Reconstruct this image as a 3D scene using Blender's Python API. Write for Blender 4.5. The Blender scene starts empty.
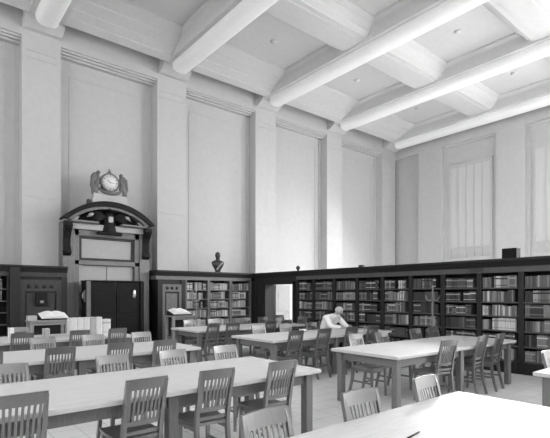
import bpy, bmesh, math, random
from mathutils import Vector, Matrix
R = random.Random(7)
S = bpy.context.scene
COL = S.collection
PI = math.pi

# ------------------------------------------------------------------ camera
cam = bpy.data.cameras.new('camera'); cam.sensor_width = 36; cam.lens = 444/550*36
cam.shift_y = 75/550; cam.clip_start = .05; cam.clip_end = 200
co = bpy.data.objects.new('camera', cam); COL.objects.link(co)
co.location = (0, 0, 1.55); co.rotation_euler = (PI/2, 0, -math.atan2(.635, .772))
S.camera = co

# ------------------------------------------------------------------ world, daylight, exposure
w = bpy.data.worlds.new('world'); S.world = w; w.use_nodes = True
w.node_tree.nodes['Background'].inputs[0].default_value = (1, 1, 1, 1)
w.node_tree.nodes['Background'].inputs[1].default_value = .35

def area(name, loc, rot, sx, sy, power, spread=PI):
    l = bpy.data.lights.new(name, 'AREA'); l.shape = 'RECTANGLE'; l.size = sx; l.size_y = sy; l.energy = power; l.spread = spread
    o = bpy.data.objects.new(name, l); COL.objects.link(o); o.location = loc; o.rotation_euler = rot
    return o
RY = -5.0                                   # inner face of that wall
WINDOW_X = (.8, 4.5, 8.2, 11.9, 15.6)          # tall windows in the wall behind the camera
for wx, pw_ in zip(WINDOW_X, (560, 640, 850, 900, 900)):
    area('daylight_and_fill', (wx, RY+.12, 5.2), (PI/2, 0, PI), 3.1, 6.4, pw_)
for wy in (-2.6, 1.4, 5.4, 9.4):            # fill lamps added high at the left end to brighten the right wall
    area('daylight_and_fill', (-6.75, wy, 6.2), (PI/2 - .1, 0, -PI/2), 2.5, 4.4, 150)
for wy in (2.3, -1.4, -3.8):                # unseen fill lamps added along the right wall for shine on chair backs
    area('daylight_and_fill', (17.85, wy, 5.3), (PI/2, 0, PI/2), 2.1, 5.6, 360)
for wy in (9.2, 5.8):                       # curtained windows of the right wall, daylight through the cloth
    area('daylight_and_fill', (17.85, wy, 5.6), (PI/2 - .75, 0, PI/2), 1.7, 3.8, 420, 1.9)
S.view_settings.view_transform = 'Standard'; S.view_settings.look = 'None'
S.view_settings.gamma = 1; S.view_settings.use_curve_mapping = False
S.view_settings.exposure = 0.55
S.cycles.max_bounces = 8; S.cycles.diffuse_bounces = 5

# ------------------------------------------------------------------ materials
def mat(name, v, rough=.6, var=0., scale=(6, 6, 6), coat=0., metal=0., bump=0., spec=.5):
    m = bpy.data.materials.new(name); m.use_nodes = True
    nt = m.node_tree; b = nt.nodes['Principled BSDF']
    b.inputs['Roughness'].default_value = rough; b.inputs['Metallic'].default_value = metal
    b.inputs['Coat Weight'].default_value = coat; b.inputs['Coat IOR'].default_value = 1.5+.75*coat; b.inputs['Coat Roughness'].default_value = .3
    b.inputs['Specular IOR Level'].default_value = spec
    b.inputs['Base Color'].default_value = (v, v, v, 1)
    if var or bump:
        tc = nt.nodes.new('ShaderNodeTexCoord'); mp = nt.nodes.new('ShaderNodeMapping'); no = nt.nodes.new('ShaderNodeTexNoise')
        mp.inputs['Scale'].default_value = scale; no.inputs['Detail'].default_value = 5
        nt.links.new(tc.outputs['Object'], mp.inputs[0]); nt.links.new(mp.outputs[0], no.inputs['Vector'])
        if var:
            cr = nt.nodes.new('ShaderNodeValToRGB')
            lo, hi = v*(1-var), v*(1+var)
            cr.color_ramp.elements[0].position = .3; cr.color_ramp.elements[1].position = .7
            cr.color_ramp.elements[0].color = (lo, lo, lo, 1); cr.color_ramp.elements[1].color = (hi, hi, hi, 1)
            nt.links.new(no.outputs['Fac'], cr.inputs[0]); nt.links.new(cr.outputs[0], b.inputs['Base Color'])
        if bump:
            bp = nt.nodes.new('ShaderNodeBump'); bp.inputs['Strength'].default_value = bump; bp.inputs['Distance'].default_value = .01
            nt.links.new(no.outputs['Fac'], bp.inputs['Height']); nt.links.new(bp.outputs[0], b.inputs['Normal'])
    return m
M = dict(
    plaster=mat('plaster', .47, .85, .03, (1.2, 1.2, 1.2), spec=.2),
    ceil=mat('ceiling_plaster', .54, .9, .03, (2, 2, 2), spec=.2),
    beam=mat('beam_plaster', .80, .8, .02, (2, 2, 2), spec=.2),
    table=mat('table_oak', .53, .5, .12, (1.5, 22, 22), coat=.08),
    chair=mat('chair_oak', .065, .38, .3, (30, 30, 3), coat=1, spec=.6),
    seat=mat('seat_oak', .10, .27, .25, (3, 25, 25), coat=1),
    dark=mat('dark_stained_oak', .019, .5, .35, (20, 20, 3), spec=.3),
    frieze=mat('frieze_oak', .085, .5, .3, (3, 30, 30), spec=.3), shelf=mat('shelf_edge_oak', .07, .5, .3, (3, 30, 30)),
    inside=mat('bookcase_inside', .018, .7),
    panel=mat('carved_panel_oak', .045, .5, .35, (14, 14, 2), spec=.3),
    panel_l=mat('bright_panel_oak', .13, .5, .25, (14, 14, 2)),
    portal=mat('portal_oak', .17, .5, .2, (12, 12, 2)),
    portal_pale=mat('portal_pale_panel', .36, .55, .08, (8, 8, 8)),
    portal_dark=mat('portal_dark_carving', .008, .6, .4, (25, 25, 25), bump=.3, spec=.2),
    leather=mat('dark_leather', .006, .6, .3, (9, 9, 9), spec=.2),
    brass=mat('brass', .55, .3, metal=1),
    bronze=mat('bronze', .05, .35, .5, (12, 12, 12), metal=.3),
    gilt=mat('gilt_plaster', .12, .45, .7, (22, 22, 22), bump=.4),
    stone=mat('pale_marble', .42, .5, .2, (14, 14, 14)),
    dial=mat('clock_dial', .62, .4), black=mat('black_enamel', .01, .6, spec=.2),
    paper=mat('paper', .8, .7), cloth=mat('white_cotton', .9, .9, .04, (8, 8, 8), spec=.2),
    trousers=mat('dark_wool', .03, .9), skin=mat('skin', .38, .55), hair=mat('grey_hair', .5, .8, .3, (60, 60, 60)),
    blind=mat('window_curtain', .52, .9, .04, (8, 30, 1)), stand=mat('stand_oak', .27, .45, .2, (20, 20, 3)), pole=mat('pole_oak', .22, .4),
    curtain=mat('pale_curtain', .8, .9, .05, (8, 30, 1)), glass=mat('frosted_pane', .7, .4),
    leaf=mat('door_leaf_oak', .30, .5, .2, (20, 20, 3)), steel=mat('pale_painted_steel', .5, .4),
)
# floor: square tiles, worn and polished
fm = mat('tile_floor', .5, .32, coat=0); M['floor'] = fm
nt = fm.node_tree; bs = nt.nodes['Principled BSDF']
tc = nt.nodes.new('ShaderNodeTexCoord'); br = nt.nodes.new('ShaderNodeTexBrick'); nz = nt.nodes.new('ShaderNodeTexNoise'); mx = nt.nodes.new('ShaderNodeMixRGB')
br.offset = 0.0; br.inputs['Scale'].default_value = 1
br.inputs['Brick Width'].default_value = .30; br.inputs['Row Height'].default_value = .30; br.inputs['Mortar Size'].default_value = .004
br.inputs['Color1'].default_value = (.86, .86, .86, 1); br.inputs['Color2'].default_value = (.90, .90, .90, 1); br.inputs['Mortar'].default_value = (.5, .5, .5, 1)
nz.inputs['Scale'].default_value = 2.2; nz.inputs['Detail'].default_value = 6
mx.blend_type = 'MULTIPLY'; mx.inputs[0].default_value = .25
nt.links.new(tc.outputs['Object'], br.inputs['Vector']); nt.links.new(tc.outputs['Object'], nz.inputs['Vector'])
nt.links.new(br.outputs['Color'], mx.inputs[1]); nt.links.new(nz.outputs['Fac'], mx.inputs[2]); nt.links.new(mx.outputs[0], bs.inputs['Base Color'])
TONES = [.02, .04, .075, .13, .22, .36, .60]
TM = [mat('book_cloth', t, .6, .15, (20, 20, 20)) for t in TONES]

# ------------------------------------------------------------------ mesh helpers
class MB:
    def __init__(s): s.bm = bmesh.new()
    def _new(s, fn):
        n0 = len(s.bm.verts); f0 = set(s.bm.faces); fn(); s.bm.verts.ensure_lookup_table()
        return list(s.bm.verts)[n0:], [f for f in s.bm.faces if f not in f0]
    def box(s, x0, x1, y0, y1, z0, z1, bevel=0, mi=0, mtx=None):
        t = bmesh.new()
        bmesh.ops.create_cube(t, size=1)
        for v in t.verts: v.co = Vector(((x0+x1)/2+v.co.x*(x1-x0), (y0+y1)/2+v.co.y*(y1-y0), (z0+z1)/2+v.co.z*(z1-z0)))
        if bevel: bmesh.ops.bevel(t, geom=list(t.edges), offset=bevel, segments=2, affect='EDGES', profile=.5)
        return s.add(t, mi, mtx)
    def add(s, t, mi=0, mtx=None, smooth=False):
        if mtx is not None: t.transform(mtx)
        for f in t.faces: f.material_index = mi; f.smooth = smooth
        me = bpy.data.meshes.new('tmp'); t.to_mesh(me); t.free(); s.bm.from_mesh(me); bpy.data.meshes.remove(me)
        return s
    def loft(s, rings, mi=0, smooth=True, closed=True, cap=True, mtx=None):
        t = bmesh.new(); vs = [[t.verts.new(p) for p in r] for r in rings]
        n = len(rings[0])
        for a, b in zip(vs, vs[1:]):
            for i in range(n if closed else n-1):
                j = (i+1) % n
                t.faces.new((a[i], a[j], b[j], b[i]))
        if cap and closed:
            t.faces.new(vs[0][::-1]); t.faces.new(vs[-1])
        bmesh.ops.recalc_face_normals(t, faces=t.faces)
        return s.add(t, mi, mtx, smooth)
    def prism(s, poly, axis, a, b, mi=0, smooth=False, mtx=None):
        """poly is a list of 2D points, extruded along axis from a to b"""
        def P(p, q): return {'x': (q, p[0], p[1]), 'y': (p[0], q, p[1]), 'z': (p[0], p[1], q)}[axis]
        return s.loft([[P(p, a) for p in poly], [P(p, b) for p in poly]], mi, smooth, mtx=mtx)
    def tube(s, pts, r, n=8, mi=0, mtx=None):
        pts = [Vector(p) for p in pts]; rs = r if isinstance(r, (list, tuple)) else [r]*len(pts); rings = []
        for i, p in enumerate(pts):
            d = (pts[min(i+1, len(pts)-1)]-pts[max(i-1, 0)]).normalized()
            u = d.orthogonal().normalized() if abs(d.z) > .9 else d.cross(Vector((0, 0, 1))).normalized()
            if abs(d.z) > .9: u = Vector((1, 0, 0)); u = (u-d*u.dot(d)).normalized()
            v = d.cross(u)
            rings.append([p+(u*math.cos(2*PI*k/n)+v*math.sin(2*PI*k/n))*rs[i] for k in range(n)])
        return s.loft(rings, mi, True, mtx=mtx)
    def bar(s, pts, w, d, mi=0):
        """square bar through pts; w along x, d along y"""
        ws = w if isinstance(w, (list, tuple)) else [w]*len(pts)
        ds = d if isinstance(d, (list, tuple)) else [d]*len(pts)
        return s.loft([[(p[0]-a/2, p[1]-b/2, p[2]), (p[0]+a/2, p[1]-b/2, p[2]), (p[0]+a/2, p[1]+b/2, p[2]), (p[0]-a/2, p[1]+b/2, p[2])] for p, a, b in zip(pts, ws, ds)], mi, False)
    def lathe(s, prof, c=(0, 0, 0), n=20, mi=0, mtx=None):
        return s.loft([[(c[0]+max(r, 1e-4)*math.cos(2*PI*k/n), c[1]+max(r, 1e-4)*math.sin(2*PI*k/n), c[2]+z) for k in range(n)] for r, z in prof], mi, True, mtx=mtx)
    def ball(s, c, r, mi=0, seg=14):
        r = r if isinstance(r, (tuple, list)) else (r, r, r)
        t = bmesh.new(); bmesh.ops.create_uvsphere(t, u_segments=seg, v_segments=max(6, seg*2//3), radius=1)
        for v in t.verts: v.co = Vector((c[0]+v.co.x*r[0], c[1]+v.co.y*r[1], c[2]+v.co.z*r[2]))
        return s.add(t, mi, None, True)
    def mesh(s, name, mats):
        me = bpy.data.meshes.new(name); s.bm.to_mesh(me); s.bm.free()
        for m in (mats if isinstance(mats, (list, tuple)) else [mats]): me.materials.append(m)
        return me
    def obj(s, name, mats, parent=None):
        o = bpy.data.objects.new(name, s.mesh(name, mats)); COL.objects.link(o); o.parent = parent
        return o
def tag(o, label=None, cat=None, group=None, kind=None):
    for k, v in (('label', label), ('category', cat), ('group', group), ('kind', kind)):
        if v: o[k] = v
    return o
def thing(name, label, cat, loc=(0, 0, 0), rz=0, group=None):
    o = bpy.data.objects.new(name, None); COL.objects.link(o); o.location = loc; o.rotation_euler = (0, 0, rz); o.empty_display_size = .1
    return tag(o, label, cat, group)
def struct(name, mb, mats, parent=None, label=None):
    o = mb.obj(name, mats, parent)
    if parent is None: o['kind'] = 'structure'
    if label: o['label'] = label
    return o
def dup(root, loc, rz, label=None, group=None):
    r = root.copy(); COL.objects.link(r); r.location = loc; r.rotation_euler = (0, 0, rz)
    if label: r['label'] = label
    if group: r['group'] = group
    for ch in root.children:
        c = ch.copy(); COL.objects.link(c); c.parent = r
        for g in ch.children:
            d = g.copy(); COL.objects.link(d); d.parent = c
    return r
ORD = 'zeroth first second third fourth fifth sixth seventh eighth ninth tenth eleventh twelfth thirteenth fourteenth fifteenth sixteenth seventeenth eighteenth nineteenth twentieth'.split() + ['twenty-first', 'twenty-second', 'twenty-third', 'twenty-fourth', 'twenty-fifth', 'twenty-sixth', 'twenty-seventh', 'twenty-eighth']

# ================================================================== ROOM
struct('floor', MB().box(-7, 18.6, RY-.4, 13.6, -.12, 0), M['floor'])
# left wall: back of the recesses at y=13.2, frieze and pilasters in front at y=12.8
struct('wall_left', MB().box(-7, 18.6, 13.2, 13.6, 0, 9.3).box(-7, 18.6, 12.8, 13.2, 8.15, 9.3), M['plaster'])
PIL = [(-1.5, -.56), (2.2, 3.12), (5.86, 6.84), (9.62, 10.56), (13.31, 14.23), (16.98, 18.0)]
for i, (a, b) in enumerate(PIL):
    m = MB().box(a, b, 12.8, 13.2, 0, 8.15)
    for z in (7.62, 7.80): m.box(a+.10, b-.10, 12.785, 12.8, z, z+.03)
    m.box(a+.10, b-.10, 12.785, 12.8, 4.05, 4.08)
    struct('trim_%d' % (i+1), m, M['plaster'], label='flat white pilaster on the long left wall, %s from the left' % ORD[i+1])
# mouldings inside each recess
n = 20
for (a0, a1), (b0, b1) in zip(PIL, PIL[1:]):
    m = MB()
    for k, (h, d) in enumerate(((.045, .34), (.045, .26), (.045, .16))):        # head mouldings
        z1 = 8.15-sum((.045, .045, .045)[:k]); m.box(a1, b0, 13.2-d, 13.2, z1-h, z1)
    for s_, x0 in ((1, a1), (-1, b0)):
        m.box(*sorted((x0+s_*.0, x0+s_*.10)), 13.16, 13.2, 0, 8.0)
        m.box(*sorted((x0+s_*.30, x0+s_*.335)), 13.19, 13.2, 2.2, 7.60)
    m.box(a1+.30, b0-.30, 13.19, 13.2, 7.58, 7.615)
    struct('trim_%d' % n, m, M['plaster']); n += 1
# right wall
RP = [(10.37, 11.56), (6.98, 8.05), (3.5, 4.6), (0, 1.1)]
struct('wall_right', MB().box(18.22, 18.8, RY-.4, 13.6, 0, 9.3).box(18, 18.22, RY-.4, 13.2, 8.0, 9.3), M['plaster'])
for i, (a, b) in enumerate(RP):
    m = MB().box(18, 18.22, a, b, 0, 8.0).box(17.985, 18, a+.1, b-.1, 7.5, 7.53)
    struct('trim_%d' % n, m, M['plaster'], label='flat white pilaster on the right-hand wall, %s from the corner' % ORD[i+1]); n += 1
for i, (y0, y1) in enumerate(((8.05, 10.37), (4.6, 6.98), (1.1, 3.5))):
    m = MB().box(18.14, 18.22, y0, y1, 7.9, 8.0).box(18.19, 18.22, y0, y0+.12, 0, 7.9).box(18.19, 18.22, y1-.12, y1, 0, 7.9)
    struct('trim_%d' % n, m, M['plaster']); n += 1
    W_ = MB(); W_.box(18.17, 18.22, y0+.22, y0+.32, 3.1, 7.05).box(18.17, 18.22, y1-.32, y1-.22, 3.1, 7.05).box(18.16, 18.22, y0+.22, y1-.22, 7.0, 7.12).box(18.14, 18.22, y0+.2, y1-.2, 3.02, 3.12)
    for k in range(1, 5):
        yy = y0+.32+(y1-y0-.64)*k/5; W_.box(18.175, 18.22, yy-.02, yy+.02, 3.1, 7.0)
    W_.box(18.175, 18.22, y0+.3, y1-.3, 3.48, 3.54)
    wn = struct('window_%d' % (i+1), W_, M['plaster'], label='tall white window frame with drawn pale curtain on the right wall, %s from the corner' % ORD[i+1])
    cm = MB(); N = 60
    cm.loft([[(18.205+.003*math.sin(k*1.35), y0+.3+(y1-y0-.6)*k/N, z) for k in range(N+1)] for z in (3.5, 7.02)], closed=False, cap=False)
    cm.obj('curtain', M['blind'], wn)
# rear wall (behind the camera) with tall windows, where the daylight comes in
m = MB().box(-7, 18.8, RY-.4, RY, 0, 1.9).box(-7, 18.8, RY-.4, RY, 8.4, 9.3)
xs = [-7] + [v for wx in WINDOW_X for v in (wx-1.5, wx+1.5)] + [18.8]
for a, b in zip(xs[::2], xs[1::2]): m.box(a, b, RY-.4, RY, 1.9, 8.4)
struct('wall_rear', m, M['plaster'])
for i, wx in enumerate(WINDOW_X):
    m = MB()
    for k in range(5): m.box(wx-1.5+k*.75-.03, wx-1.5+k*.75+.03, RY-.2, RY-.1, 1.9, 8.4)
    for z in (1.9, 3.2, 4.5, 5.8, 7.1, 8.34): m.box(wx-1.5, wx+1.5, RY-.2, RY-.1, z, z+.06)
    struct('window_%d' % (i+4), m, M['plaster'])

# left end wall (out of the frame) with openings added for the left fill lamps
m = MB().box(-7.4, -7.0, RY-.4, 13.6, 0, 3.8).box(-7.4, -7.0, RY-.4, 13.6, 8.5, 9.3)
ys = [RY-.4] + [v for wy in (-2.6, 1.4, 5.4, 9.4) for v in (wy-1.3, wy+1.3)] + [13.6]
for a, b in zip(ys[::2], ys[1::2]): m.box(-7.4, -7.0, a, b, 3.8, 8.5)
struct('wall_end', m, M['plaster'])

# ------------------------------------------------------------------ ceiling
struct('ceiling', MB().box(-7, 18.6, RY-.4, 13.4, 8.95, 9.3), M['ceil'])
BX = (-1.03, 2.66, 6.35, 10.09, 13.77, 17.46)
for i, x in enumerate(BX):
    m = MB()
    prof = [(-.56, 8.95), (-.55, 8.90), (-.46, 8.84), (-.44, 8.80), (-.42, 8.60), (-.40, 8.50), (.40, 8.50), (.42, 8.60), (.44, 8.80), (.46, 8.84), (.55, 8.90), (.56, 8.95)]
    if x > 17: prof = [(p if p < .4 else min(p, .54), z) for p, z in prof]
    m.prism([(x+p, z) for p, z in prof], 'y', RY, 12.8)
    m.prism([(12.8, 8.32), (12.66, 8.32), (12.40, 8.44), (12.36, 8.56), (12.8, 8.56)], 'x', x-.46, x+.46)                                     # bracket on the pilaster
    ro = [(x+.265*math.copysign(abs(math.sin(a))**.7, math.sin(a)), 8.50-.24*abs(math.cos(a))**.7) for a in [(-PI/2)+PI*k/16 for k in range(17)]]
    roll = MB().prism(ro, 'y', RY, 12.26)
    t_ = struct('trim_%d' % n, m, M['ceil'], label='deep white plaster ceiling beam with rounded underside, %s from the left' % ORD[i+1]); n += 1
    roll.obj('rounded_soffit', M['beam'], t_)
def crossprof(yc):
    h = [(.82, 8.95), (.81, 8.91), (.70, 8.84), (.69, 8.81), (.58, 8.70), (.57, 8.66), (.44, 8.59), (.43, 8.57), (.28, 8.565), (.27, 8.55), (.10, 8.55)]
    return [(yc-a, z) for a, z in h] + [(yc+a, z) for a, z in h[::-1]]
for yc in (8.25, 4.56, .87, -2.82):
    for xa, xb in zip(BX, BX[1:]):
        m = MB().prism(crossprof(yc), 'x', xa+.40, xb-.40)
        struct('trim_%d' % n, m, M['ceil']); n += 1
lp = [(11.05, 8.95), (11.06, 8.91), (11.40, 8.79), (11.41, 8.765), (11.72, 8.665), (11.73, 8.64), (11.98, 8.555), (11.99, 8.53), (12.25, 8.47), (12.25, 8.95)]
for k, (xa, xb) in enumerate(zip(BX, BX[1:])):
    struct('trim_%d' % n, MB().prism(lp, 'x', xa+.40, xb-.40), M['ceil'], label='stepped plaster cornice along the left wall, %s stretch from the left' % ORD[k+1]); n += 1
    for j, yy in enumerate((10.05, 6.4, 2.7)):
        r = MB().lathe([(.0, 0), (.10, 0), (.10, -.02), (.05, -.035), (.03, -.06), (0, -.06)], ((xa+xb)/2, yy, 8.95), 14).obj('ceiling_rosette', M['ceil'])
        tag(r, 'small plaster rosette, %s ceiling coffer from the wall, %s bay from left' % (ORD[j+1], ORD[k+1]), 'rosette', 'ceiling rosettes')

# ================================================================== WALL CASES (front y=12.2) AND PARTITION (front x=9.1)
TOP = 2.25
def cornice_mb(L, depth):      # runs along local x 0..L, front at y=0 going back to y=depth
    m = MB()
    m.box(0, L, 0, depth, 1.98, 2.09, 0, 1)
    m.prism([(-.10, TOP), (-.10, 2.205), (-.07, 2.19), (-.035, 2.13), (-.015, 2.09), (depth, 2.09), (depth, TOP)], 'x', 0, L)
    return m
def place(o, loc, rz):
    o.location = loc; o.rotation_euler = (0, 0, rz); return o
SH = (1.68, 1.395, 1.115, .83, .54, .25)        # shelf tops; the rows are about .26 high
BAYW = .815
def bookcase(name_label, L, loc, rz, wood='dark', edge='shelf'):
    t = thing('bookcase', name_label, 'bookcase', loc, rz, 'dark bookcases of the reading room')
    for x in (0, L-.05): MB().box(x, x+.05, 0, .34, 0, 1.98, .004).obj('side_panel', M[wood], t)
    MB().box(.05, L-.05, .32, .34, .2, 1.98).obj('back_panel', M['inside'], t)
    MB().box(.05, L-.05, -.02, .33, 0, .22, .006).obj('plinth', M['dark'], t)
    for z in SH: MB().box(.05, L-.05, .012, .32, z-.028, z, .003).obj('shelf', M[edge], t)
    return t
# --- partition: local x runs from the left (far, large y) to the right (near), i.e. world -y; local y = world +x
PX = 9.1
def pw(y): return (PX, y, 0)
BAYS = []                        # y of the left edge of each bay
yl = 9.305+.70
BAYS.append((yl, .70)); yl = 9.305
while yl > 2.2: BAYS.append((yl, BAYW)); yl -= BAYW
NB = len(BAYS)
for i, (y, L) in enumerate(BAYS):
    k = NB-1-i
    lab = 'dark bookcase bay on the right-hand partition, ' + ('nearest the doorway' if i == 0 else '%s from the doorway' % ORD[i+1] if k > 1 else 'cut by the right photo edge' if k == 1 else 'beyond the photo edge')
    bookcase(lab, L, pw(y), -PI/2)
yend = BAYS[-1][0]-BAYS[-1][1]
struct('trim_%d' % n, cornice_mb(10.05-yend, .36), [M['dark'], M['frieze']], label='dark moulded cornice along the top of the bookcase partition').location = (PX, 10.05, 0)
bpy.data.objects['trim_%d' % n].rotation_euler = (0, 0, -PI/2); n += 1
# doorway section of the partition
m = MB().box(9.1, 9.46, 11.55, 12.2, 0, 1.98).box(9.06, 9.1, 11.62, 11.70, .2, 1.85).box(9.06, 9.1, 12.02, 12.12, .2, 1.85).box(9.02, 9.46, 11.5, 12.2, 0, .2)
m.box(9.1, 9.46, 10.005, 10.16, 0, 1.98).box(9.1, 9.46, 10.16, 11.55, 1.86, 1.98).box(9.06, 9.1, 10.10, 10.18, 0, 1.93).box(9.06, 9.1, 11.52, 11.60, 0, 1.93).box(9.06, 9.1, 10.1, 11.6, 1.86, 1.93)
struct('wall_partition', m, M['dark'])
struct('trim_%d' % n, cornice_mb(12.2-10.0, .36), [M['dark'], M['dark']]).location = (PX, 12.25, 0)
bpy.data.objects['trim_%d' % n].rotation_euler = (0, 0, -PI/2); n += 1
d = struct('door_2', MB().box(0, .80, -.02, .02, .01, 1.85), M['leaf'], label='plain wooden door leaf standing open in the partition doorway')
for z0, z1 in ((.15, .8), (.95, 1.7)): MB().box(.12, .68, -.028, -.02, z0, z1, .005).obj('panel', M['leaf'], d)
MB().tube([(.74, -.02, .95), (.74, -.07, .95), (.64, -.07, .95)], .012).obj('handle', M['brass'], d)
place(d, (9.50, 11.52, 0), math.radians(14))
cm = MB(); N = 40
cm.loft([[(10.45+.85*k/N, 12.62+.035*math.sin(k*1.1), z) for k in range(N+1)] for z in (.0, 2.1)], closed=False, cap=False)
cu = cm.obj('curtain', M['curtain']); tag(cu, 'pale hanging curtain seen through the partition doorway', 'curtain')
sl = cu.modifiers.new('s', 'SOLIDIFY'); sl.thickness = .006

# --- wall cases right of the portal
WX = [6.50, 7.33, 8.16]
for i, x in enumerate(WX):
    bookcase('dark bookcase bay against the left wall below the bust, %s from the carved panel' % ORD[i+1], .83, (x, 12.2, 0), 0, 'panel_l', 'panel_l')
m = MB().box(5.60, 6.50, 12.24, 12.8, 0, 1.98).box(5.60, 5.75, 12.2, 12.26, 0, 1.98).box(6.36, 6.50, 12.2, 12.26, 0, 1.98).box(8.99, 9.46, 12.2, 12.8, 0, TOP)
struct('trim_%d' % n, m, M['dark']); n += 1
m = MB().box(5.75, 6.36, 12.2, 12.24, 1.62, 1.84).box(5.75, 6.36, 12.19, 12.24, 0, .3)
m.box(5.75, 5.83, 12.2, 12.24, .3, 1.62).box(6.28, 6.36, 12.2, 12.24, .3, 1.62).box(5.87, 6.24, 12.22, 12.24, .36, 1.57, .01)
for k in range(3): m.lathe([(.0, 0), (.045, 0), (.05, .01), (.02, .02), (0, .02)], (0, 0, 0), 10, 1, Matrix.Translation((5.9+k*.155, 12.2, 1.73)) @ Matrix.Rotation(PI/2, 4, 'X'))
struct('trim_%d' % n, m, [M['panel_l'], M['dark']], label='carved wooden wall panel beside the bookcases under the bust'); n += 1
t_ = struct('trim_%d' % n, cornice_mb(9.1-5.55, .6), [M['dark'], M['panel_l']]); t_.location = (5.55, 12.2, 0); n += 1
# --- wall cases left of the portal
for i, x in enumerate((-.66, .17, 1.0)):
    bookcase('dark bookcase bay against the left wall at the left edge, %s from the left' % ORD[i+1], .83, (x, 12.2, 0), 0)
m = MB().box(1.83, 3.12, 12.24, 12.8, 0, 1.98).box(1.83, 2.05, 12.12, 12.26, 0, TOP).box(2.98, 3.12, 12.2, 12.26, 0, 1.98)
struct('trim_%d' % n, m, M['dark']); n += 1
m = MB().box(2.05, 2.98, 12.2, 12.24, 1.62, 1.9).box(2.05, 2.98, 12.19, 12.24, 0, .3).box(2.05, 2.16, 12.2, 12.24, .3, 1.62).box(2.87, 2.98, 12.2, 12.24, .3, 1.62).box(2.2, 2.83, 12.22, 12.24, .36, 1.57, .01)
for k in range(4): m.lathe([(.0, 0), (.045, 0), (.05, .01), (.02, .02), (0, .02)], (0, 0, 0), 10, 1, Matrix.Translation((2.25+k*.17, 12.2, 1.74)) @ Matrix.Rotation(PI/2, 4, 'X'))
struct('trim_%d' % n, m, [M['panel'], M['dark']], label='carved dark wooden wall panel left of the portal'); n += 1
t_ = struct('trim_%d' % n, cornice_mb(3.12+.7, .6), [M['dark'], M['panel']]); t_.location = (-.7, 12.2, 0); n += 1
t = thing('wall_notice', 'small dark framed notice on the carved panel left of the portal', 'notice', (2.52, 12.2, 1.42))
MB().box(-.13, .13, -.05, .0, -.16, .16, .008).obj('frame', M['black'], t); MB().box(-.035, .045, -.056, -.05, -.09, -.03).obj('card', M['stand'], t)

# ================================================================== PORTAL
CXP, FY = 4.27, 12.36
p = struct('door_1', MB().box(3.06, 5.52, 12.62, 12.8, 0, 3.45), M['portal'], label='tall wooden doorway with a curved pediment and carved crest under the clock')
# jambs and frame
m = MB()
for a, b in ((3.08, 3.38), (5.16, 5.44)): m.box(a, b, 12.46, 12.62, 0, 3.28, .01)
m.obj('jamb', M['portal'], p)
m = MB().box(3.38, 3.50, 12.50, 12.64, 0, 3.28, .008).box(5.03, 5.16, 12.50, 12.64, 0, 3.28, .008).box(3.38, 5.16, 12.50, 12.64, 3.12, 3.28, .008).box(3.38, 5.16, 12.50, 12.64, 2.34, 2.46, .008)
m.obj('frame', M['portal'], p)
m = MB()
for a, b, c, d_ in ((3.50, 3.58, 2.46, 3.12), (4.95, 5.03, 2.46, 3.12), (3.58, 4.95, 2.46, 2.53), (3.58, 4.95, 3.05, 3.12)): m.box(a, b, 12.56, 12.62, c, d_, .008)
m.obj('moulding', M['panel'], p)
MB().box(3.58, 4.95, 12.585, 12.61, 2.53, 3.05, .01).obj('overdoor_panel', M['portal_pale'], p)
m = MB().box(3.50, 4.24, 12.585, 12.61, 1.6, 2.33, .006).box(4.26, 5.0, 12.585, 12.61, 1.6, 2.33, .006)
m.obj('transom_panel', M['portal_pale'], p)
# entablature, pediment
MB().box(3.10, 5.42, 12.40, 12.62, 3.28, 3.44, .01).obj('frieze', M['portal_pale'], p)
def arc(hw, rise, z0, N=24):
    rad = (hw*hw+rise*rise)/(2*rise); a = math.asin(hw/rad)
    return [(CXP+rad*math.sin(-a+2*a*k/N), z0+rise-rad+rad*math.cos(-a+2*a*k/N)) for k in range(N+1)]
o1, o2, o3 = arc(1.24, .54, 3.53), arc(1.14, .46, 3.48), arc(1.05, .41, 3.46)
MB().prism(o1+o2[::-1], 'y', 12.18, 12.66).obj('pediment_arch', M['portal_dark'], p)
MB().prism(o2+o3[::-1], 'y', 12.26, 12.66).obj('arch_bead', M['portal'], p)
MB().prism(o3, 'y', 12.52, 12.66).obj('tympanum', M['portal_dark'], p)
m = MB(); m.prism([(12.62, 3.50), (12.26, 3.50), (12.26, 3.46), (12.34, 3.43), (12.62, 3.43)], 'x', 3.06, 3.95); m.prism([(12.62, 3.50), (12.26, 3.50), (12.26, 3.46), (12.34, 3.43), (12.62, 3.43)], 'x', 4.58, 5.48)
m.obj('cornice', M['portal'], p)
# carved crest: shield, scrolls and leafy volutes
m = MB()
m.loft([[(CXP+rx*math.cos(q*PI/6), 12.45-.10*math.sin(q*PI/6), z) for q in range(12)] for z, rx in ((3.20, .10), (3.27, .22), (3.36, .20), (3.50, .15), (3.62, .17), (3.72, .15), (3.80, .08), (3.86, .06))])
m.tube([(CXP, 12.38, 3.80), (CXP, 12.32, 3.88), (CXP-.06, 12.29, 3.89), (CXP-.11, 12.29, 3.86)], [.06, .06, .04, .012], 8)
for s in (-1, 1):
    for q in range(6):                                                # feathers of the spread wings
        a = .15+.20*q; m.tube([(CXP+s*.12, 12.42, 3.66), (CXP+s*(.30+.02*q), 12.38, 3.78-.05*q), (CXP+s*(.34+.36*math.cos(a)), 12.42, 3.80-.42*math.sin(a))], [.05, .045, .015], 6)
for s in (-1, 1):
    for k, (dx, z, r) in enumerate(((.36, 3.63, .11), (.52, 3.58, .085), (.66, 3.55, .065), (.32, 3.80, .07), (.80, 3.53, .05))):
        m.tube([(CXP+s*(dx+r*math.cos(a)), 12.44, z+r*math.sin(a)*.9) for a in [PI*1.8*q/10 for q in range(11)]], [.035*(1-.05*q) for q in range(11)], 6)
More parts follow.
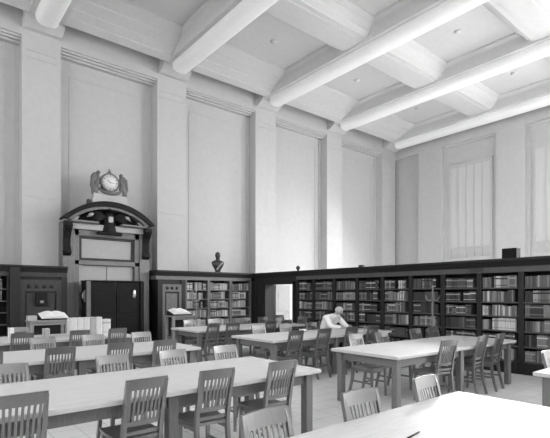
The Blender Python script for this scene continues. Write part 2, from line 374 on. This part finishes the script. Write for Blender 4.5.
m.ball((CXP, 12.38, 3.94), (.07, .06, .08)); m.box(CXP-.34, CXP+.34, 12.34, 12.45, 3.18, 3.26, .02)
m.obj('crest', M['portal_dark'], p)
m = MB(); m.box(CXP-.05, CXP+.08, 12.31, 12.36, 3.52, 3.68, .02)
for s in (-1, 1): m.tube([(CXP+s*.42, 12.40, 3.72), (CXP+s*.50, 12.38, 3.70), (CXP+s*.60, 12.42, 3.62)], [.03, .055, .02], 8); m.tube([(CXP+s*.80, 12.44, 3.60), (CXP+s*.88, 12.42, 3.55), (CXP+s*.98, 12.45, 3.51)], [.02, .045, .02], 8)
m.obj('crest_relief', M['stone'], p)
for s, cx in ((-1, 3.17), (1, 5.33)):
    m = MB()
    prof = [(12.46, 3.42), (12.20, 3.42), (12.20, 3.34), (12.24, 3.26), (12.34, 3.15), (12.40, 3.0), (12.41, 2.85), (12.36, 2.72), (12.36, 2.62), (12.42, 2.56), (12.46, 2.56)]
    m.prism(prof, 'x', cx-.09, cx+.09); m.tube([(cx-.10, 12.28, 3.33), (cx+.10, 12.28, 3.33)], .07, 10); m.tube([(cx-.10, 12.40, 2.66), (cx+.10, 12.40, 2.66)], .05, 10)
    m.obj('console_bracket', M['portal_dark'], p)
# dark entrance lobby box in front of the doorway
t = thing('entrance_lobby', 'dark leather-covered entrance lobby box standing in front of the doorway', 'lobby', (0, 0, 0))
MB().box(3.54, 3.58, 11.90, 12.44, 0, 1.87, .004).obj('side_door', M['leather'], t)
MB().box(3.50, 3.60, 11.84, 11.92, 0, 1.89, .006).obj('corner_post', M['panel_l'], t)
MB().box(4.93, 5.03, 11.84, 11.92, 0, 1.89, .006).obj('corner_post', M['leather'], t)
MB().box(5.0, 5.03, 11.9, 12.44, 0, 1.87).obj('side_panel', M['leather'], t)
MB().box(3.52, 5.02, 11.86, 12.44, 1.87, 1.91, .005).obj('roof', M['leather'], t)
for k, (a, b) in enumerate(((3.61, 4.26), (4.28, 4.92))):
    dl = MB().box(a, b, 11.88, 11.91, .02, 1.86, .005).obj('door', M['leather'], t)
    for q in (.1, .9): MB().box(a+.1*(b-a), a+.9*(b-a), 11.872, 11.88, (.25, 0, 1)[0] if q < .5 else 1.05, .9 if q < .5 else 1.7, .004).obj('door_panel', M['leather'], dl)
    if k: 
        MB().ball((4.76, 11.86, 1.55), (.045, .03, .12)).ball((4.72, 11.84, 1.48), (.03, .04, .03)).obj('handle', M['brass'], dl)
sd = t.children[0]
MB().box(3.525, 3.54, 12.1, 12.18, 1.35, 1.65, .005).tube([(3.52, 12.14, 1.40), (3.49, 12.14, 1.44), (3.49, 12.14, 1.56), (3.52, 12.14, 1.60)], .012).obj('handle', M['brass'], sd)

# clock on the pediment
t = thing('ornamental_clock', 'round ornamental clock with carved figures on top of the doorway pediment', 'clock', (CXP, 12.42, 4.04))
m = MB().box(-.48, .48, -.12, .16, -.02, .10, .01).box(-.45, .45, -.10, .14, .10, .25, .015).box(-.34, .34, -.09, .12, .25, .34, .02)
m.obj('base', M['stone'], t)
RX = Matrix.Rotation(PI/2, 4, 'X')
MB().lathe([(.0, -.1), (.26, -.1), (.265, .06), (.255, .09), (.235, .10), (.225, .075), (0, .075)], n=36, mtx=Matrix.Translation((0, 0, .58)) @ RX).obj('case', M['gilt'], t)
m = MB().lathe([(0, .075), (.22, .075), (.22, .082), (0, .084)], n=36, mtx=Matrix.Translation((0, 0, .58)) @ RX)
for k in range(12):
    a = k*PI/6; m.box(-.006, .006, -.089, -.080, .165, .195 if k % 3 else .205, 0, 1, mtx=Matrix.Translation((0, 0, .58)) @ Matrix.Rotation(a, 4, 'Y'))
dl = m.obj('dial', [M['dial'], M['black']], t)
for nm, l_, w_, a in (('hour_hand', .11, .012, math.radians(305)), ('minute_hand', .165, .008, math.radians(95))):
    MB().box(-w_/2, w_/2, -.094, -.088, -.03, l_, mtx=Matrix.Translation((0, 0, .58)) @ Matrix.Rotation(a, 4, 'Y')).obj(nm, M['black'], dl)
for s in (-1, 1):                                                    # winged figures either side
    m = MB()
    m.loft([[(s*(.36+dx)+rx*math.cos(q*PI/5), -.02+ry*math.sin(q*PI/5), z) for q in range(10)] for z, dx, rx, ry in ((.22, .02, .10, .08), (.34, .03, .11, .09), (.50, .0, .09, .08), (.60, -.03, .07, .07), (.68, -.05, .05, .05), (.76, -.03, .06, .055), (.82, -.04, .035, .04))])
    m.ball((s*.31, -.05, .82), (.055, .06, .055), seg=10); m.ball((s*.40, .0, .62), (.085, .07, .20), seg=12); m.ball((s*.33, -.06, .44), (.08, .07, .12), seg=12); m.tube([(s*.44, -.02, .30), (s*.47, -.03, .45), (s*.45, -.02, .72), (s*.36, -.02, .80)], [.03, .06, .05, .02], 8)
    for q in range(5): m.tube([(s*(.38+.012*q), .02, .62+.03*q), (s*(.45+.008*q), .0, .55+.05*q-.08), (s*(.44-.01*q), -.02, .30+.06*q)], [.03, .035, .012], 6)
    m.obj('figure', M['gilt'], t)
m = MB().tube([(.30*math.sin(a), -.12, .40-.13*math.cos(a)) for a in [-1.3+2.6*k/10 for k in range(11)]], [.03+.015*math.sin(PI*k/10) for k in range(11)], 8)
m.obj('garland', M['gilt'], t)
MB().ball((0, 0, .86), (.06, .05, .05)).ball((0, 0, .92), (.025, .025, .05)).obj('finial', M['gilt'], t)
MB().box(-.60, -.50, -.06, .06, -.06, .06, .02).obj('end_block', M['bronze'], t)

# bust on the wall case
t = thing('portrait_bust', 'dark bronze portrait bust standing on top of the left wall bookcases', 'bust', (7.84, 12.5, TOP), math.radians(-25))
MB().lathe([(.0, 0), (.11, 0), (.11, .03), (.08, .045), (.075, .07), (0, .07)], n=18).obj('socle', M['bronze'], t)
MB().loft([[(x-.035, y-.02, z) , (x+.035, y-.02, z), (x+.035, y+.02, z), (x-.035, y+.02, z)] for x, y, z in ((.15, -.03, .37), (.12, -.10, .30), (.05, -.118, .22), (-.02, -.10, .13), (-.03, -.085, .08))], smooth=False).obj('drapery', M['stand'], t)
m = MB()
m.loft([[(cx_+rx*math.cos(q*PI/8), cy+ry*math.sin(q*PI/8), z) for q in range(16)] for z, cx_, cy, rx, ry in
        ((.06, 0, 0, .09, .07), (.12, 0, 0, .11, .085), (.20, 0, -.01, .165, .105), (.29, 0, -.01, .205, .115), (.345, 0, 0, .21, .105), (.385, 0, .01, .165, .085), (.41, 0, .01, .09, .07), (.435, 0, .0, .062, .066), (.46, 0, -.01, .062, .068),
         (.478, 0, -.025, .066, .082), (.52, 0, -.025, .08, .098), (.58, 0, -.02, .088, .106), (.63, 0, -.015, .08, .10), (.665, 0, -.01, .055, .075), (.685, 0, -.005, .02, .03))])
m.ball((0, -.125, .545), (.014, .022, .03), seg=8); m.ball((0, -.11, .495), (.03, .02, .02), seg=8)
for s in (-1, 1): m.ball((s*.08, -.01, .56), (.012, .025, .032), seg=8); m.ball((s*.032, -.108, .575), (.02, .014, .012), seg=8)
m.obj('head_and_shoulders', M['bronze'], t)

# things on top of the partition
t = MB().lathe([(0, 0), (.05, 0), (.055, .01), (.03, .03), (.028, .04), (.065, .075), (.072, .11), (.05, .155), (.015, .175), (0, .178)], n=16).obj('finial_ornament', M['bronze']); t.location = (9.25, 10.12, TOP)
tag(t, 'small dark rounded ornament on the partition cornice above the doorway', 'ornament')
t = thing('small_box', 'tiny dark box on the partition cornice above the middle bays', 'box', (9.24, 7.62, TOP))
MB().box(-.05, .05, -.07, .07, 0, .05, .006).obj('body', M['bronze'], t); MB().box(-.055, .055, -.075, .075, .05, .065, .004).obj('lid', M['bronze'], t)
t = thing('loudspeaker_box', 'dark square box standing on the partition cornice towards the right', 'box', (9.22, 3.83, TOP))
MB().box(-.10, .10, -.14, .14, 0, .205, .01).obj('cabinet', M['black'], t); MB().box(-.108, -.10, -.12, .12, .02, .185, .004).obj('front_cloth', M['leather'], t)
t = MB().box(-.01, 0, -.15, .15, -.035, .035, .004).obj('shelf_plaque', M['panel']); t.location = (9.085, 4.47, 2.045); tag(t, 'small blank wooden plaque on the partition cornice', 'plaque')

# ================================================================== BOOKS
def book_bm(m, x0, x1, d, h, mi, band=None, y0=.03, pages=True):
    """spine faces -y; x0..x1 thickness"""
    t = x1-x0; sp = [(x0, y0+.012), (x0+t*.18, y0+.003), (x0+t*.5, y0), (x0+t*.82, y0+.003), (x1, y0+.012)]
    m.prism(sp+[(x1, y0+d), (x1-.004, y0+d), (x1-.004, y0+.02), (x0+.004, y0+.02), (x0+.004, y0+d), (x0, y0+d)], 'z', 0, h, mi)
    if pages: m.box(x0+.004, x1-.004, y0+.02, y0+d-.006, .005, h-.006, 0, 7)
    if band is not None:
        for zb, hb in ((h*.72, h*.12), (h*.16, .012)):
            m.prism([(a, b-.0012) for a, b in sp]+[(x1, y0+.013), (x0, y0+.013)], 'z', zb, zb+hb, band)
MATS = TM+[M['paper']]
BOOKMESH = {}
def book_mesh(tone, band):
    k = (tone, band)
    if k not in BOOKMESH:
        m = MB(); book_bm(m, -.5*.045, .5*.045, .19, .22, tone, band, 0)
        BOOKMESH[k] = m.mesh('book', MATS)
    return BOOKMESH[k]
# typical tone of each partition row (0 dark .. 6 pale), top row first; left bay first
ROWT = [
    [2, 2, 3, 2, 2, 2], [2, 2, 4, 3, 2, 2], [3, 4, 4, 3, 2, 2], [2, 2, 2, 2, 2, 2], [3, 4, 4, 3, 2, 2],
    [3, 2, 3, 3, 2, 2], [3, 3, 3, 2, 2, 2], [4, 3, 4, 4, 3, 3], [3, 3, 3, 3, 4, 4], [3, 3, 3, 3, 3, 3]]
def fill_row(L, z, mean, rng, full=.95, hmax=.25):
    out = []; x = .055; end = .055+(L-.11)*full
    while x < end-.02:
        run = rng.randint(3, 9); tone = max(0, min(6, int(round(rng.gauss(mean-.55, .9))))); h = rng.uniform(.185, hmax-.012); th = rng.uniform(.024, .046); bnd = rng.choice([None, None, 6, 5, 0, 4])
        for _ in range(run):
            tt = th*rng.uniform(.95, 1.05)
            if x+tt > end: break
            tn = tone if rng.random() < .6 else max(0, min(6, tone+rng.choice([-1, -1, 1, 2])))
            out.append((x, tt, h*rng.uniform(.985, 1.0), tn, bnd if bnd != tn else None)); x += tt+.0012
        if rng.random() < .10: x += rng.uniform(.03, .10)
    return out
stuff = MB(); named = []
def emit(books, loc, rz, z, tagger=None):
    for q, (x, tt, h, tn, bnd) in enumerate(books):
        if tagger and tagger(q, x, tt, h, tn, bnd): continue
        m = MB(); book_bm(m, x, x+tt, .19, h, tn, bnd, .03, pages=False)
        m.bm.transform(Matrix.Translation(loc) @ Matrix.Rotation(rz, 4, 'Z') @ Matrix.Translation((0, 0, z)))
        me = bpy.data.meshes.new('tmp'); m.bm.to_mesh(me); m.bm.free(); stuff.bm.from_mesh(me); bpy.data.meshes.remove(me)
TW = ['black', 'very dark', 'dark', 'mid-grey', 'light grey', 'pale', 'whitish']
SHN = ['top shelf', 'second shelf down', 'third shelf down', 'fourth shelf down', 'fifth shelf down', 'bottom shelf']
count = 0
order = list(range(NB))[::-1]
for i in order:
    y, L = BAYS[i]; k = NB-1-i
    bayname = {1: 'rightmost bookcase bay', 2: 'second bookcase bay from right', 3: 'third bookcase bay from right', 4: 'fourth bookcase bay from right'}.get(k)
    for r, z in enumerate(SH):
        rng = random.Random(100*i+r)
        books = fill_row(L, z, ROWT[min(i, 9)][r], rng, rng.choice([.97, .97, .9, .84]), .25)
        def tg(q, x, tt, h, tn, bnd):
            global count
            if bayname is None or count >= 300 or y-x < 3.12: return False
            o = bpy.data.objects.new('book', book_mesh(tn, bnd)); COL.objects.link(o)
            o.scale = (tt/.045, 1, h/.22); o.location = (PX+.03, y-x-tt/2, z); o.rotation_euler = (0, 0, -PI/2)
            tag(o, '%s book, %s from left, %s, %s' % (TW[tn], ORD[q+1], SHN[r], bayname), 'book', 'books on the partition shelves')
            count += 1; return True
        emit(books, pw(y), -PI/2, z, tg)
for i, x in enumerate(WX):
    for r, z in enumerate(SH):
        rng = random.Random(5000+10*i+r); emit(fill_row(.83, z, 5.2, rng, rng.choice([.97, .94, .8]), .25), (x, 12.2, 0), 0, z)
for i, x in enumerate((.17, 1.0)):
    for r, z in enumerate(SH):
        rng = random.Random(6000+10*i+r); emit(fill_row(.83, z, 3.6, rng, rng.choice([.97, .9, .7]), .25), (x, 12.2, 0), 0, z)
tag(stuff.obj('shelved_books', MATS), 'rows of bound books filling the farther bookcase bays', 'books', kind='stuff')

# ================================================================== TABLES
TZ = .76
def make_table(L=3.33, Wd=1.25):
    t = thing('reading_table', 'x', 'table', (0, 0, 0), 0, 'long reading tables')
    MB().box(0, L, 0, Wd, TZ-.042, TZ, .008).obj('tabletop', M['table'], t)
    m = MB().box(.10, L-.10, .10, .125, TZ-.155, TZ-.042).box(.10, L-.10, Wd-.125, Wd-.10, TZ-.155, TZ-.042).box(.10, .125, .125, Wd-.125, TZ-.155, TZ-.042).box(L-.125, L-.10, .125, Wd-.125, TZ-.155, TZ-.042)
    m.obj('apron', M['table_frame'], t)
    for x in (.065, L/2-.045, L-.155):
        for y in (.065, Wd-.155):
            if .5 < x < 2 and y > .5: continue          # the middle leg stands on one side only
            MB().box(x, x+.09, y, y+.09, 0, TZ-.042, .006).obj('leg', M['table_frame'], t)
    return t
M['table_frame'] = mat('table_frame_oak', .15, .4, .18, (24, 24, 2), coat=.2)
T0 = make_table()
TABLES = {
    'T7': (0.13, .60, 'long pale-topped reading table cut by the bottom edge, nearest the camera', 'the bottom-edge table'),
    'T1': (0.02, 3.30, 'long reading table at front left with four dark chair backs along it', 'the front-left table'),
    'T2': (0.02, 5.80, 'long reading table in the left row, second behind the front-left one', 'the second left table'),
    'T3': (0.02, 8.30, 'long reading table at rear left carrying the row of tall pale volumes', 'the table carrying tall volumes'),
    'T8': (4.88, .57, 'long reading table cut by the right edge of the photo', 'the right-edge table'),
    'T6': (4.72, 3.32, 'long reading table at front right with dark open end facing left', 'the front-right table'),
    'T4': (4.72, 5.80, 'long reading table in the right row where the white-clad man leans', "the white-clad man's table"),
    'T5': (4.72, 8.33, 'rear reading table of the right row, nearest the bust bookcases', 'the rear-right table'),
}
first = True
for k, (x, y, lab, _) in TABLES.items():
    if first: T0.location = (x, y, 0); T0['label'] = lab; first = False
    else:
        o = dup(T0, (x, y, 0), -.02 if k == 'T6' else 0, lab)
        if k == 'T6': o.scale = (1, .93, 1)

# ================================================================== CHAIRS
def make_chair():
    t = thing('slat_back_chair', 'x', 'chair', (0, 0, 0), 0)
    # sitter faces +y; back at y<0
    m = MB(); N = 8
    rings = []
    for j in range(N+1):
        v = -.20+.41*j/N; hw = .168+.02*math.sin(PI*j/N)+.012*j/N
        ring = []
        for i in range(N+1):
            u = -1+2*i/N; dip = .012*(1-u*u)*(1-((v-.0)/.22)**2)
            ring.append((u*hw, v, .455-max(dip, 0)))
        ring += [(hw-.008, v, .425), (-hw+.008, v, .425)]
        rings.append(ring)
    m.loft(rings, smooth=False); m.obj('seat', M['seat'], t)
    for s in (-1, 1):
        MB().bar([(s*.158, .165, .43), (s*.166, .175, 0)], [.036, .026], [.036, .026]).obj('leg', M['chair'], t)
        back = [(s*.160, -.275, 0), (s*.153, -.215, .25), (s*.150, -.195, .44), (s*.151, -.224, .62), (s*.154, -.283, .86), (s*.154, -.295, .90)]
        MB().bar(back, [.028, .032, .034, .032, .028, .026], [.034, .04, .042, .036, .028, .026]).obj('leg', M['chair'], t)
        MB().box(s*.155-.009, s*.155+.009, -.20, .155, .20, .228, .003).obj('side_stretcher', M['chair'], t)
        MB().box(s*.142-.009, s*.142+.009, -.19, .16, .375, .425).obj('seat_rail', M['chair'], t)
    MB().box(-.15, .15, .150, .168, .375, .425).obj('front_rail', M['chair'], t)
    MB().box(-.155, .155, -.035, -.015, .205, .225, .003).obj('cross_stretcher', M['chair'], t)
    def rail(z0, z1, y0, y1, hw, th, bow, crown=0):
        m = MB(); N = 8; rings = []
        for i in range(N+1):
            u = -1+2*i/N; b = -bow*(1-u*u); c = crown*(1-u*u)
            rings.append([(u*hw, y0+b, z0), (u*hw, y1+b, z1+c), (u*hw, y1+b+th, z1+c), (u*hw, y0+b+th, z0)])
        return m.loft(rings, smooth=False)
    rail(.832, .915, -.281, -.3017, .166, .020, .020, .004).obj('crest_rail', M['chair'], t)
    rail(.545, .585, -.212, -.221, .140, .018, .010).obj('lower_back_rail', M['chair'], t)
    rail(.475, .505, -.203, -.207, .140, .016, .008).obj('bottom_back_rail', M['chair'], t)
    m = MB()
    for k in range(8):
        u = -1+2*(k+.5)/8; x = u*.136; b0, b1 = -.010*(1-u*u), -.020*(1-u*u)
        m.bar([(x, -.209+b0, .57), (x, -.238+b0*.6+b1*.4, .70), (x*1.05, -.277+b1, .845)], .017, .010)
    m.obj('back_slats', M['chair'], t)
    return t
C0 = make_chair(); used = []
def chair(x, ycrest, face, label, rot=0.):
    """crest of the back at ycrest; face +1 looks to +y (near side of a table), -1 looks towards the camera"""
    a = (0 if face > 0 else PI)+rot
    loc = (x, ycrest+.30*face, 0)
    if not used: C0.location = loc; C0.rotation_euler = (0, 0, a); C0['label'] = label; used.append(C0); C0['group'] = 'slat-back reading room chairs'; return C0
    o = dup(C0, loc, a, label); used.append(o); return o
ROWS = [
    ('T7', 'far', 1.91, -1, [1.51, 2.27, 3.07]),
    ('T1', 'near', 3.20, 1, [.54, 1.38, 2.02, 2.74]),
    ('T1', 'far', 4.63, -1, [.68, 1.62, 2.31, 3.0]),
    ('T2', 'near', 5.70, 1, [.63, 1.39, 2.11, 2.73]),
    ('T2', 'far', 7.13, -1, [.74, 1.49, 2.20, 2.97]),
    ('T3', 'near', 8.20, 1, [.78, 1.42, 2.31, 2.98]),
    ('T3', 'far', 9.63, -1, [.8, 1.6, 2.98]),
    ('T8', 'far', 1.91, -1, [5.53]),
    ('T6', 'near', 3.20, 1, [5.82, 6.74, 7.32]),
    ('T6', 'far', 4.63, -1, [5.44, 6.10, 7.10, 7.70]),
    ('T4', 'near', 5.70, 1, [5.18, 5.88, 6.64, 7.29]),
    ('T4', 'far', 7.13, -1, [5.42, 6.13, 6.89, 7.60]),
    ('T5', 'near', 8.22, 1, [5.02, 5.60, 6.65, 7.14]),
    ('T5', 'far', 9.66, -1, [5.25, 5.92, 6.9, 7.5]),
]
ROT = {('T6', 'near', 0): -.16, ('T6', 'near', 1): .05, ('T6', 'near', 2): .10, ('T1', 'near', 1): .03, ('T1', 'near', 2): -.03, ('T7', 'far', 0): .05, ('T7', 'far', 1): -.06, ('T7', 'far', 2): .06, ('T5', 'near', 0): .15, ('T5', 'near', 1): -.12, ('T1', 'far', 2): .05}
for tb, side, yc, face, xs_ in ROWS:
    for i, x in enumerate(xs_):
        tn = TABLES[tb][3]
        if len(xs_) == 1: lab = 'wooden slat-back chair on the far side of %s' % tn
        else: lab = 'wooden slat-back chair, %s from left, %s side of %s' % (ORD[i+1], side, tn)
        if (tb, side, i) == ('T4', 'far', 3):
            yy = yc+.30; lab = 'wooden slat-back chair the white-clad man sits on'
        else: yy = yc
        chair(x, yy, face, lab, ROT.get((tb, side, i), 0))
o = chair(0, 0, 1, 'wooden slat-back chair at the end of the rear-right table, near the doorway'); o.location = (8.28, 9.15, 0); o.rotation_euler = (0, 0, PI/2+.1)
o = chair(0, 0, 1, 'wooden slat-back chair standing loose by the partition doorway'); o.location = (8.55, 10.0, 0); o.rotation_euler = (0, 0, PI-.2)

# ================================================================== READING DESKS WITH OPEN BOOKS
def desk(label, x, y, wd):
    t = thing('reading_stand', label, 'stand', (x, y, 0))
    MB().box(-wd/2, wd/2, -.25, .25, .93, .97, .006).obj('top', M['stand'], t)
    for sx in (-1, 1):
        for sy in (-1, 1): MB().box(sx*(wd/2-.045)-.035, sx*(wd/2-.045)+.035, sy*.20-.035, sy*.20+.035, 0, .93, .005).obj('leg', M['stand'], t)
    MB().box(-wd/2+.05, wd/2-.05, -.20, .20, .42, .445).obj('shelf', M['panel'], t)
    MB().box(-wd/2+.06, wd/2-.06, .18, .2, .445, .93).obj('back_panel', M['dark'], t)  # darker than the rest of the stand: inner shade put into the colour
    MB().box(-wd/2+.06, wd/2-.06, -.21, -.19, .86, .93).obj('apron', M['stand'], t)
    return t
def open_book(label, loc, rz, wd, dp, tilt):
    t = thing('open_book', label, 'book', loc, rz)
    t.rotation_euler = (tilt, 0, rz)
    MB().box(-wd/2-.01, wd/2+.01, -dp/2-.01, dp/2+.01, 0, .012, .003).obj('cover', M['dark'], t)
    for s in (-1, 1):
        m = MB(); K = 8
        top = [(s*wd/2*k/K, .012+.055*math.sin(PI*min(1, .15+k/K*.95))**.8*(1-.45*k/K)+.008) for k in range(K+1)]
        m.prism(top+[(s*wd/2, .012), (0, .012)], 'y', -dp/2, dp/2); m.obj('pages', M['paper'], t)
    return t
desk('wooden reading stand beside the carved panel at left, large open book on top', 2.40, 11.0, .80)
open_book('large open book on the reading stand left of the doorway', (2.52, 11.0, 1.046), 0, .56, .40, .2663)
MB_ = MB().box(-.09, .09, -.10, .10, .96, 1.06, .006); b_ = MB_.obj('card_box', M['stone']); b_.location = (2.075, 10.98, .011)
tag(b_, 'small pale box on the left end of the left reading stand', 'box')
desk('wooden reading stand right of the doorway, before the bust bookcases', 5.72, 11.0, .74)
open_book('open book on the reading stand right of the doorway', (5.68, 11.0, 1.046), 0, .52, .40, .2663)
def slant(x, y, wd):
    m = MB().prism([(-.22, .97), (.22, .97), (.22, 1.10), (-.22, .98)], 'x', -wd/2, wd/2); o = m.obj('book_rest', M['dark']); o.location = (x, y, 0); return o
tag(slant(2.52, 11.0, .58), 'dark sloping book rest under the open book left of the doorway', 'book rest')
tag(slant(5.68, 11.0, .54), 'dark sloping book rest under the open book right of the doorway', 'book rest')

# tall volumes on the rear-left table
vx = 2.30
for i in range(6):
    th = .112; h = .345 if i < 5 else .30; th = th if i < 5 else .16
    m = MB(); book_bm(m, -th/2, th/2, .26, h, 6 if i != 3 else 5, 5 if i == 5 else None, 0)
    o = m.obj('tall_volume', MATS); o.location = (vx+th/2, 8.74, TZ); vx += th+.003
    tag(o, ['tall pale bound volume on the rear-left table, %s from left of its row' % ORD[i+1], 'shorter thick pale volume ending the row of tall volumes'][i == 5], 'book', 'tall volumes on the rear-left table')
def lone_book(label, loc, rz, size, mt, flat=False):
    t = thing('book', label, 'book', loc, rz)
    a, b, h = size
    m = MB(); 
    if flat: m.box(-a/2, a/2, -b/2, b/2, 0, .006).box(-a/2, a/2, -b/2, b/2, h-.006, h).box(-a/2, -a/2+.008, -b/2, b/2, 0, h); m.obj('cover', mt, t); MB().box(-a/2+.008, a/2-.008, -b/2+.006, b/2-.006, .006, h-.006).obj('pages', M['paper'], t)
    else: m.box(-a/2, -a/2+.005, 0, b, 0, h).box(a/2-.005, a/2, 0, b, 0, h).box(-a/2, a/2, 0, .006, 0, h); m.obj('cover', mt, t); MB().box(-a/2+.005, a/2-.005, .006, b-.006, .005, h-.006).obj('pages', M['paper'], t)
    return t
lone_book('pale upright book standing on the rear-left table, left of the tall volumes', (1.93, 8.85, TZ), 0, (.09, .2, .16), M['stone'])
lone_book('small white upright book on the rear-left table near the left edge', (1.37, 8.85, TZ), 0, (.07, .18, .2), M['paper'])
lone_book("dark closed book lying on the white-clad man's table", (6.30, 6.85, TZ), .1, (.26, .19, .07), M['dark'], True)
lone_book("pale closed book lying on the white-clad man's table at its right", (7.30, 6.2, TZ), -.2, (.30, .22, .04), M['stone'], True)
t = thing('pencil', 'dark pencil lying on the table at the bottom edge', 'pencil', (2.16, 1.42, TZ), .15)
MB().tube([(-.09, 0, .0045), (.075, 0, .0045)], .0045, 6).obj('shaft', M['black'], t); MB().tube([(.075, 0, .0045), (.095, 0, .0045)], [.0045, .0008], 6).obj('point', M['panel_l'], t)

# coat stands
def coat_stand(label, x, y, h):
    t = thing('coat_stand', label, 'coat stand', (x, y, 0))
    MB().lathe([(.0, 0), (.02, 0), (.017, h*.5), (.014, h-.06), (.022, h-.04), (.016, h), (0, h+.01)], n=10).obj('pole', M['pole'], t)
    for k in range(4):
        a = k*PI/2+.5; c, s_ = math.cos(a), math.sin(a)
        MB().tube([(0, 0, .16), (.10*c, .10*s_, .15), (.22*c, .22*s_, .07), (.26*c, .26*s_, .015)], .016, 7).obj('foot', M['pole'], t)
        MB().tube([(0, 0, h-.28), (.06*c, .06*s_, h-.31), (.12*c, .12*s_, h-.27), (.135*c, .135*s_, h-.20)], .011, 7).obj('hook', M['pole'], t)
    return t
coat_stand('pale coat stand with hooks in front of the right partition bookcases', 8.35, 5.02, 1.72)
coat_stand('pale coat stand beside the bookcases under the bust', 5.98, 10.62, 1.66)

# ================================================================== PERSON
def person():
    V, E, Rr = [], [], []
    def v(p, r, par=None):
        V.append(p); Rr.append(r if isinstance(r, tuple) else (r, r)); i = len(V)-1
        if par is not None: E.append((par, i))
        return i
    X, Y = 7.58, 7.27
    pel = v((X, Y+.14, .56), (.15, .13)); sp1 = v((X, Y+.10, .72), (.145, .12), pel); sp2 = v((X+.01, Y-.02, .89), (.20, .16), sp1); ch = v((X+.02, Y-.16, 1.00), (.19, .145), sp2)
    nk = v((X+.03, Y-.245, 1.065), .058, ch); h0 = v((X+.035, Y-.29, 1.105), .072, nk); h1 = v((X+.04, Y-.335, 1.155), (.082, .095), h0); h2 = v((X+.04, Y-.36, 1.21), .06, h1)
    no = v((X+.04, Y-.435, 1.125), .012, h1)
    for s in (-1, 1):
        hp = v((X+s*.10, Y+.06, .53), .088, pel); kn = v((X+s*.13, Y-.34, .53), .062, hp); an = v((X+s*.13, Y-.30, .10), .042, kn); ft = v((X+s*.14, Y-.42, .045), .04, an); v((X+s*.145, Y-.50, .035), .03, ft)
        sh = v((X+s*.185, Y-.15, 1.0), .082, ch); el = v((X+s*.25, Y-.34, .815), .06, sh); wr = v((X+s*.12, Y-.54, .805), .032, el)
        pm = v((X+s*.085, Y-.60, .80), (.034, .018), wr)
        d = Vector((s*-.45, -.9, 0)).normalized(); pr = Vector((-d.y, d.x, 0))
        for k in range(4):
            ln = (.062, .072, .068, .052)[k]; off = pr*(.018*(k-1.5)); b = Vector(V[pm])+d*.03+off
            f1 = v(tuple(b), .0095, pm); f2 = v(tuple(b+d*ln*.55+Vector((0, 0, .004))), .0085, f1); v(tuple(b+d*ln-Vector((0, 0, .008))), .007, f2)
        tb = Vector(V[wr])+d*.02+pr*s*.035; f1 = v(tuple(tb), .011, wr); v(tuple(tb+d*.045+pr*s*.02), .009, f1)
    me = bpy.data.meshes.new('person'); me.from_pydata(V, E, []); o = bpy.data.objects.new('tmp_person', me); COL.objects.link(o)
    sk = o.modifiers.new('skin', 'SKIN'); sk.use_smooth_shade = True
    for i, d_ in enumerate(me.skin_vertices[0].data): d_.radius = Rr[i]; d_.use_root = (i == 0)
    o.modifiers.new('sub', 'SUBSURF').levels = 2
    dg = bpy.context.evaluated_depsgraph_get(); m2 = bpy.data.meshes.new_from_object(o.evaluated_get(dg)); bpy.data.objects.remove(o)
    for m_ in (M['cloth'], M['skin'], M['trousers'], M['hair']): m2.materials.append(m_)
    for f in m2.polygons:
        c = f.center; f.use_smooth = True
        if c.z > 1.075 and c.y < Y-.23: f.material_index = 1
        elif c.y < Y-.555 and c.z > .7: f.material_index = 1
        elif c.z < .62: f.material_index = 2
    p_ = bpy.data.objects.new('person', m2); COL.objects.link(p_)
    tag(p_, 'person in white jacket seated and bent forward over a reading table', 'person')
    m = MB(); m.ball((X+.04, Y-.325, 1.185), (.086, .10, .078), seg=16); m.obj('hair', M['hair'], p_)
    m = MB()
    for s in (-1, 1): m.ball((X+.04+s*.085, Y-.33, 1.135), (.012, .022, .032), seg=8)
    m.obj('ears', M['skin'], p_)
    m = MB()
    for s in (-1, 1): m.ball((X+.04+s*.03, Y-.418, 1.15), (.012, .008, .008), seg=8)
    m.ball((X+.04, Y-.405, 1.088), (.024, .010, .006), seg=8)
    m.obj('eyes_and_mouth', M['trousers'], p_)
person()
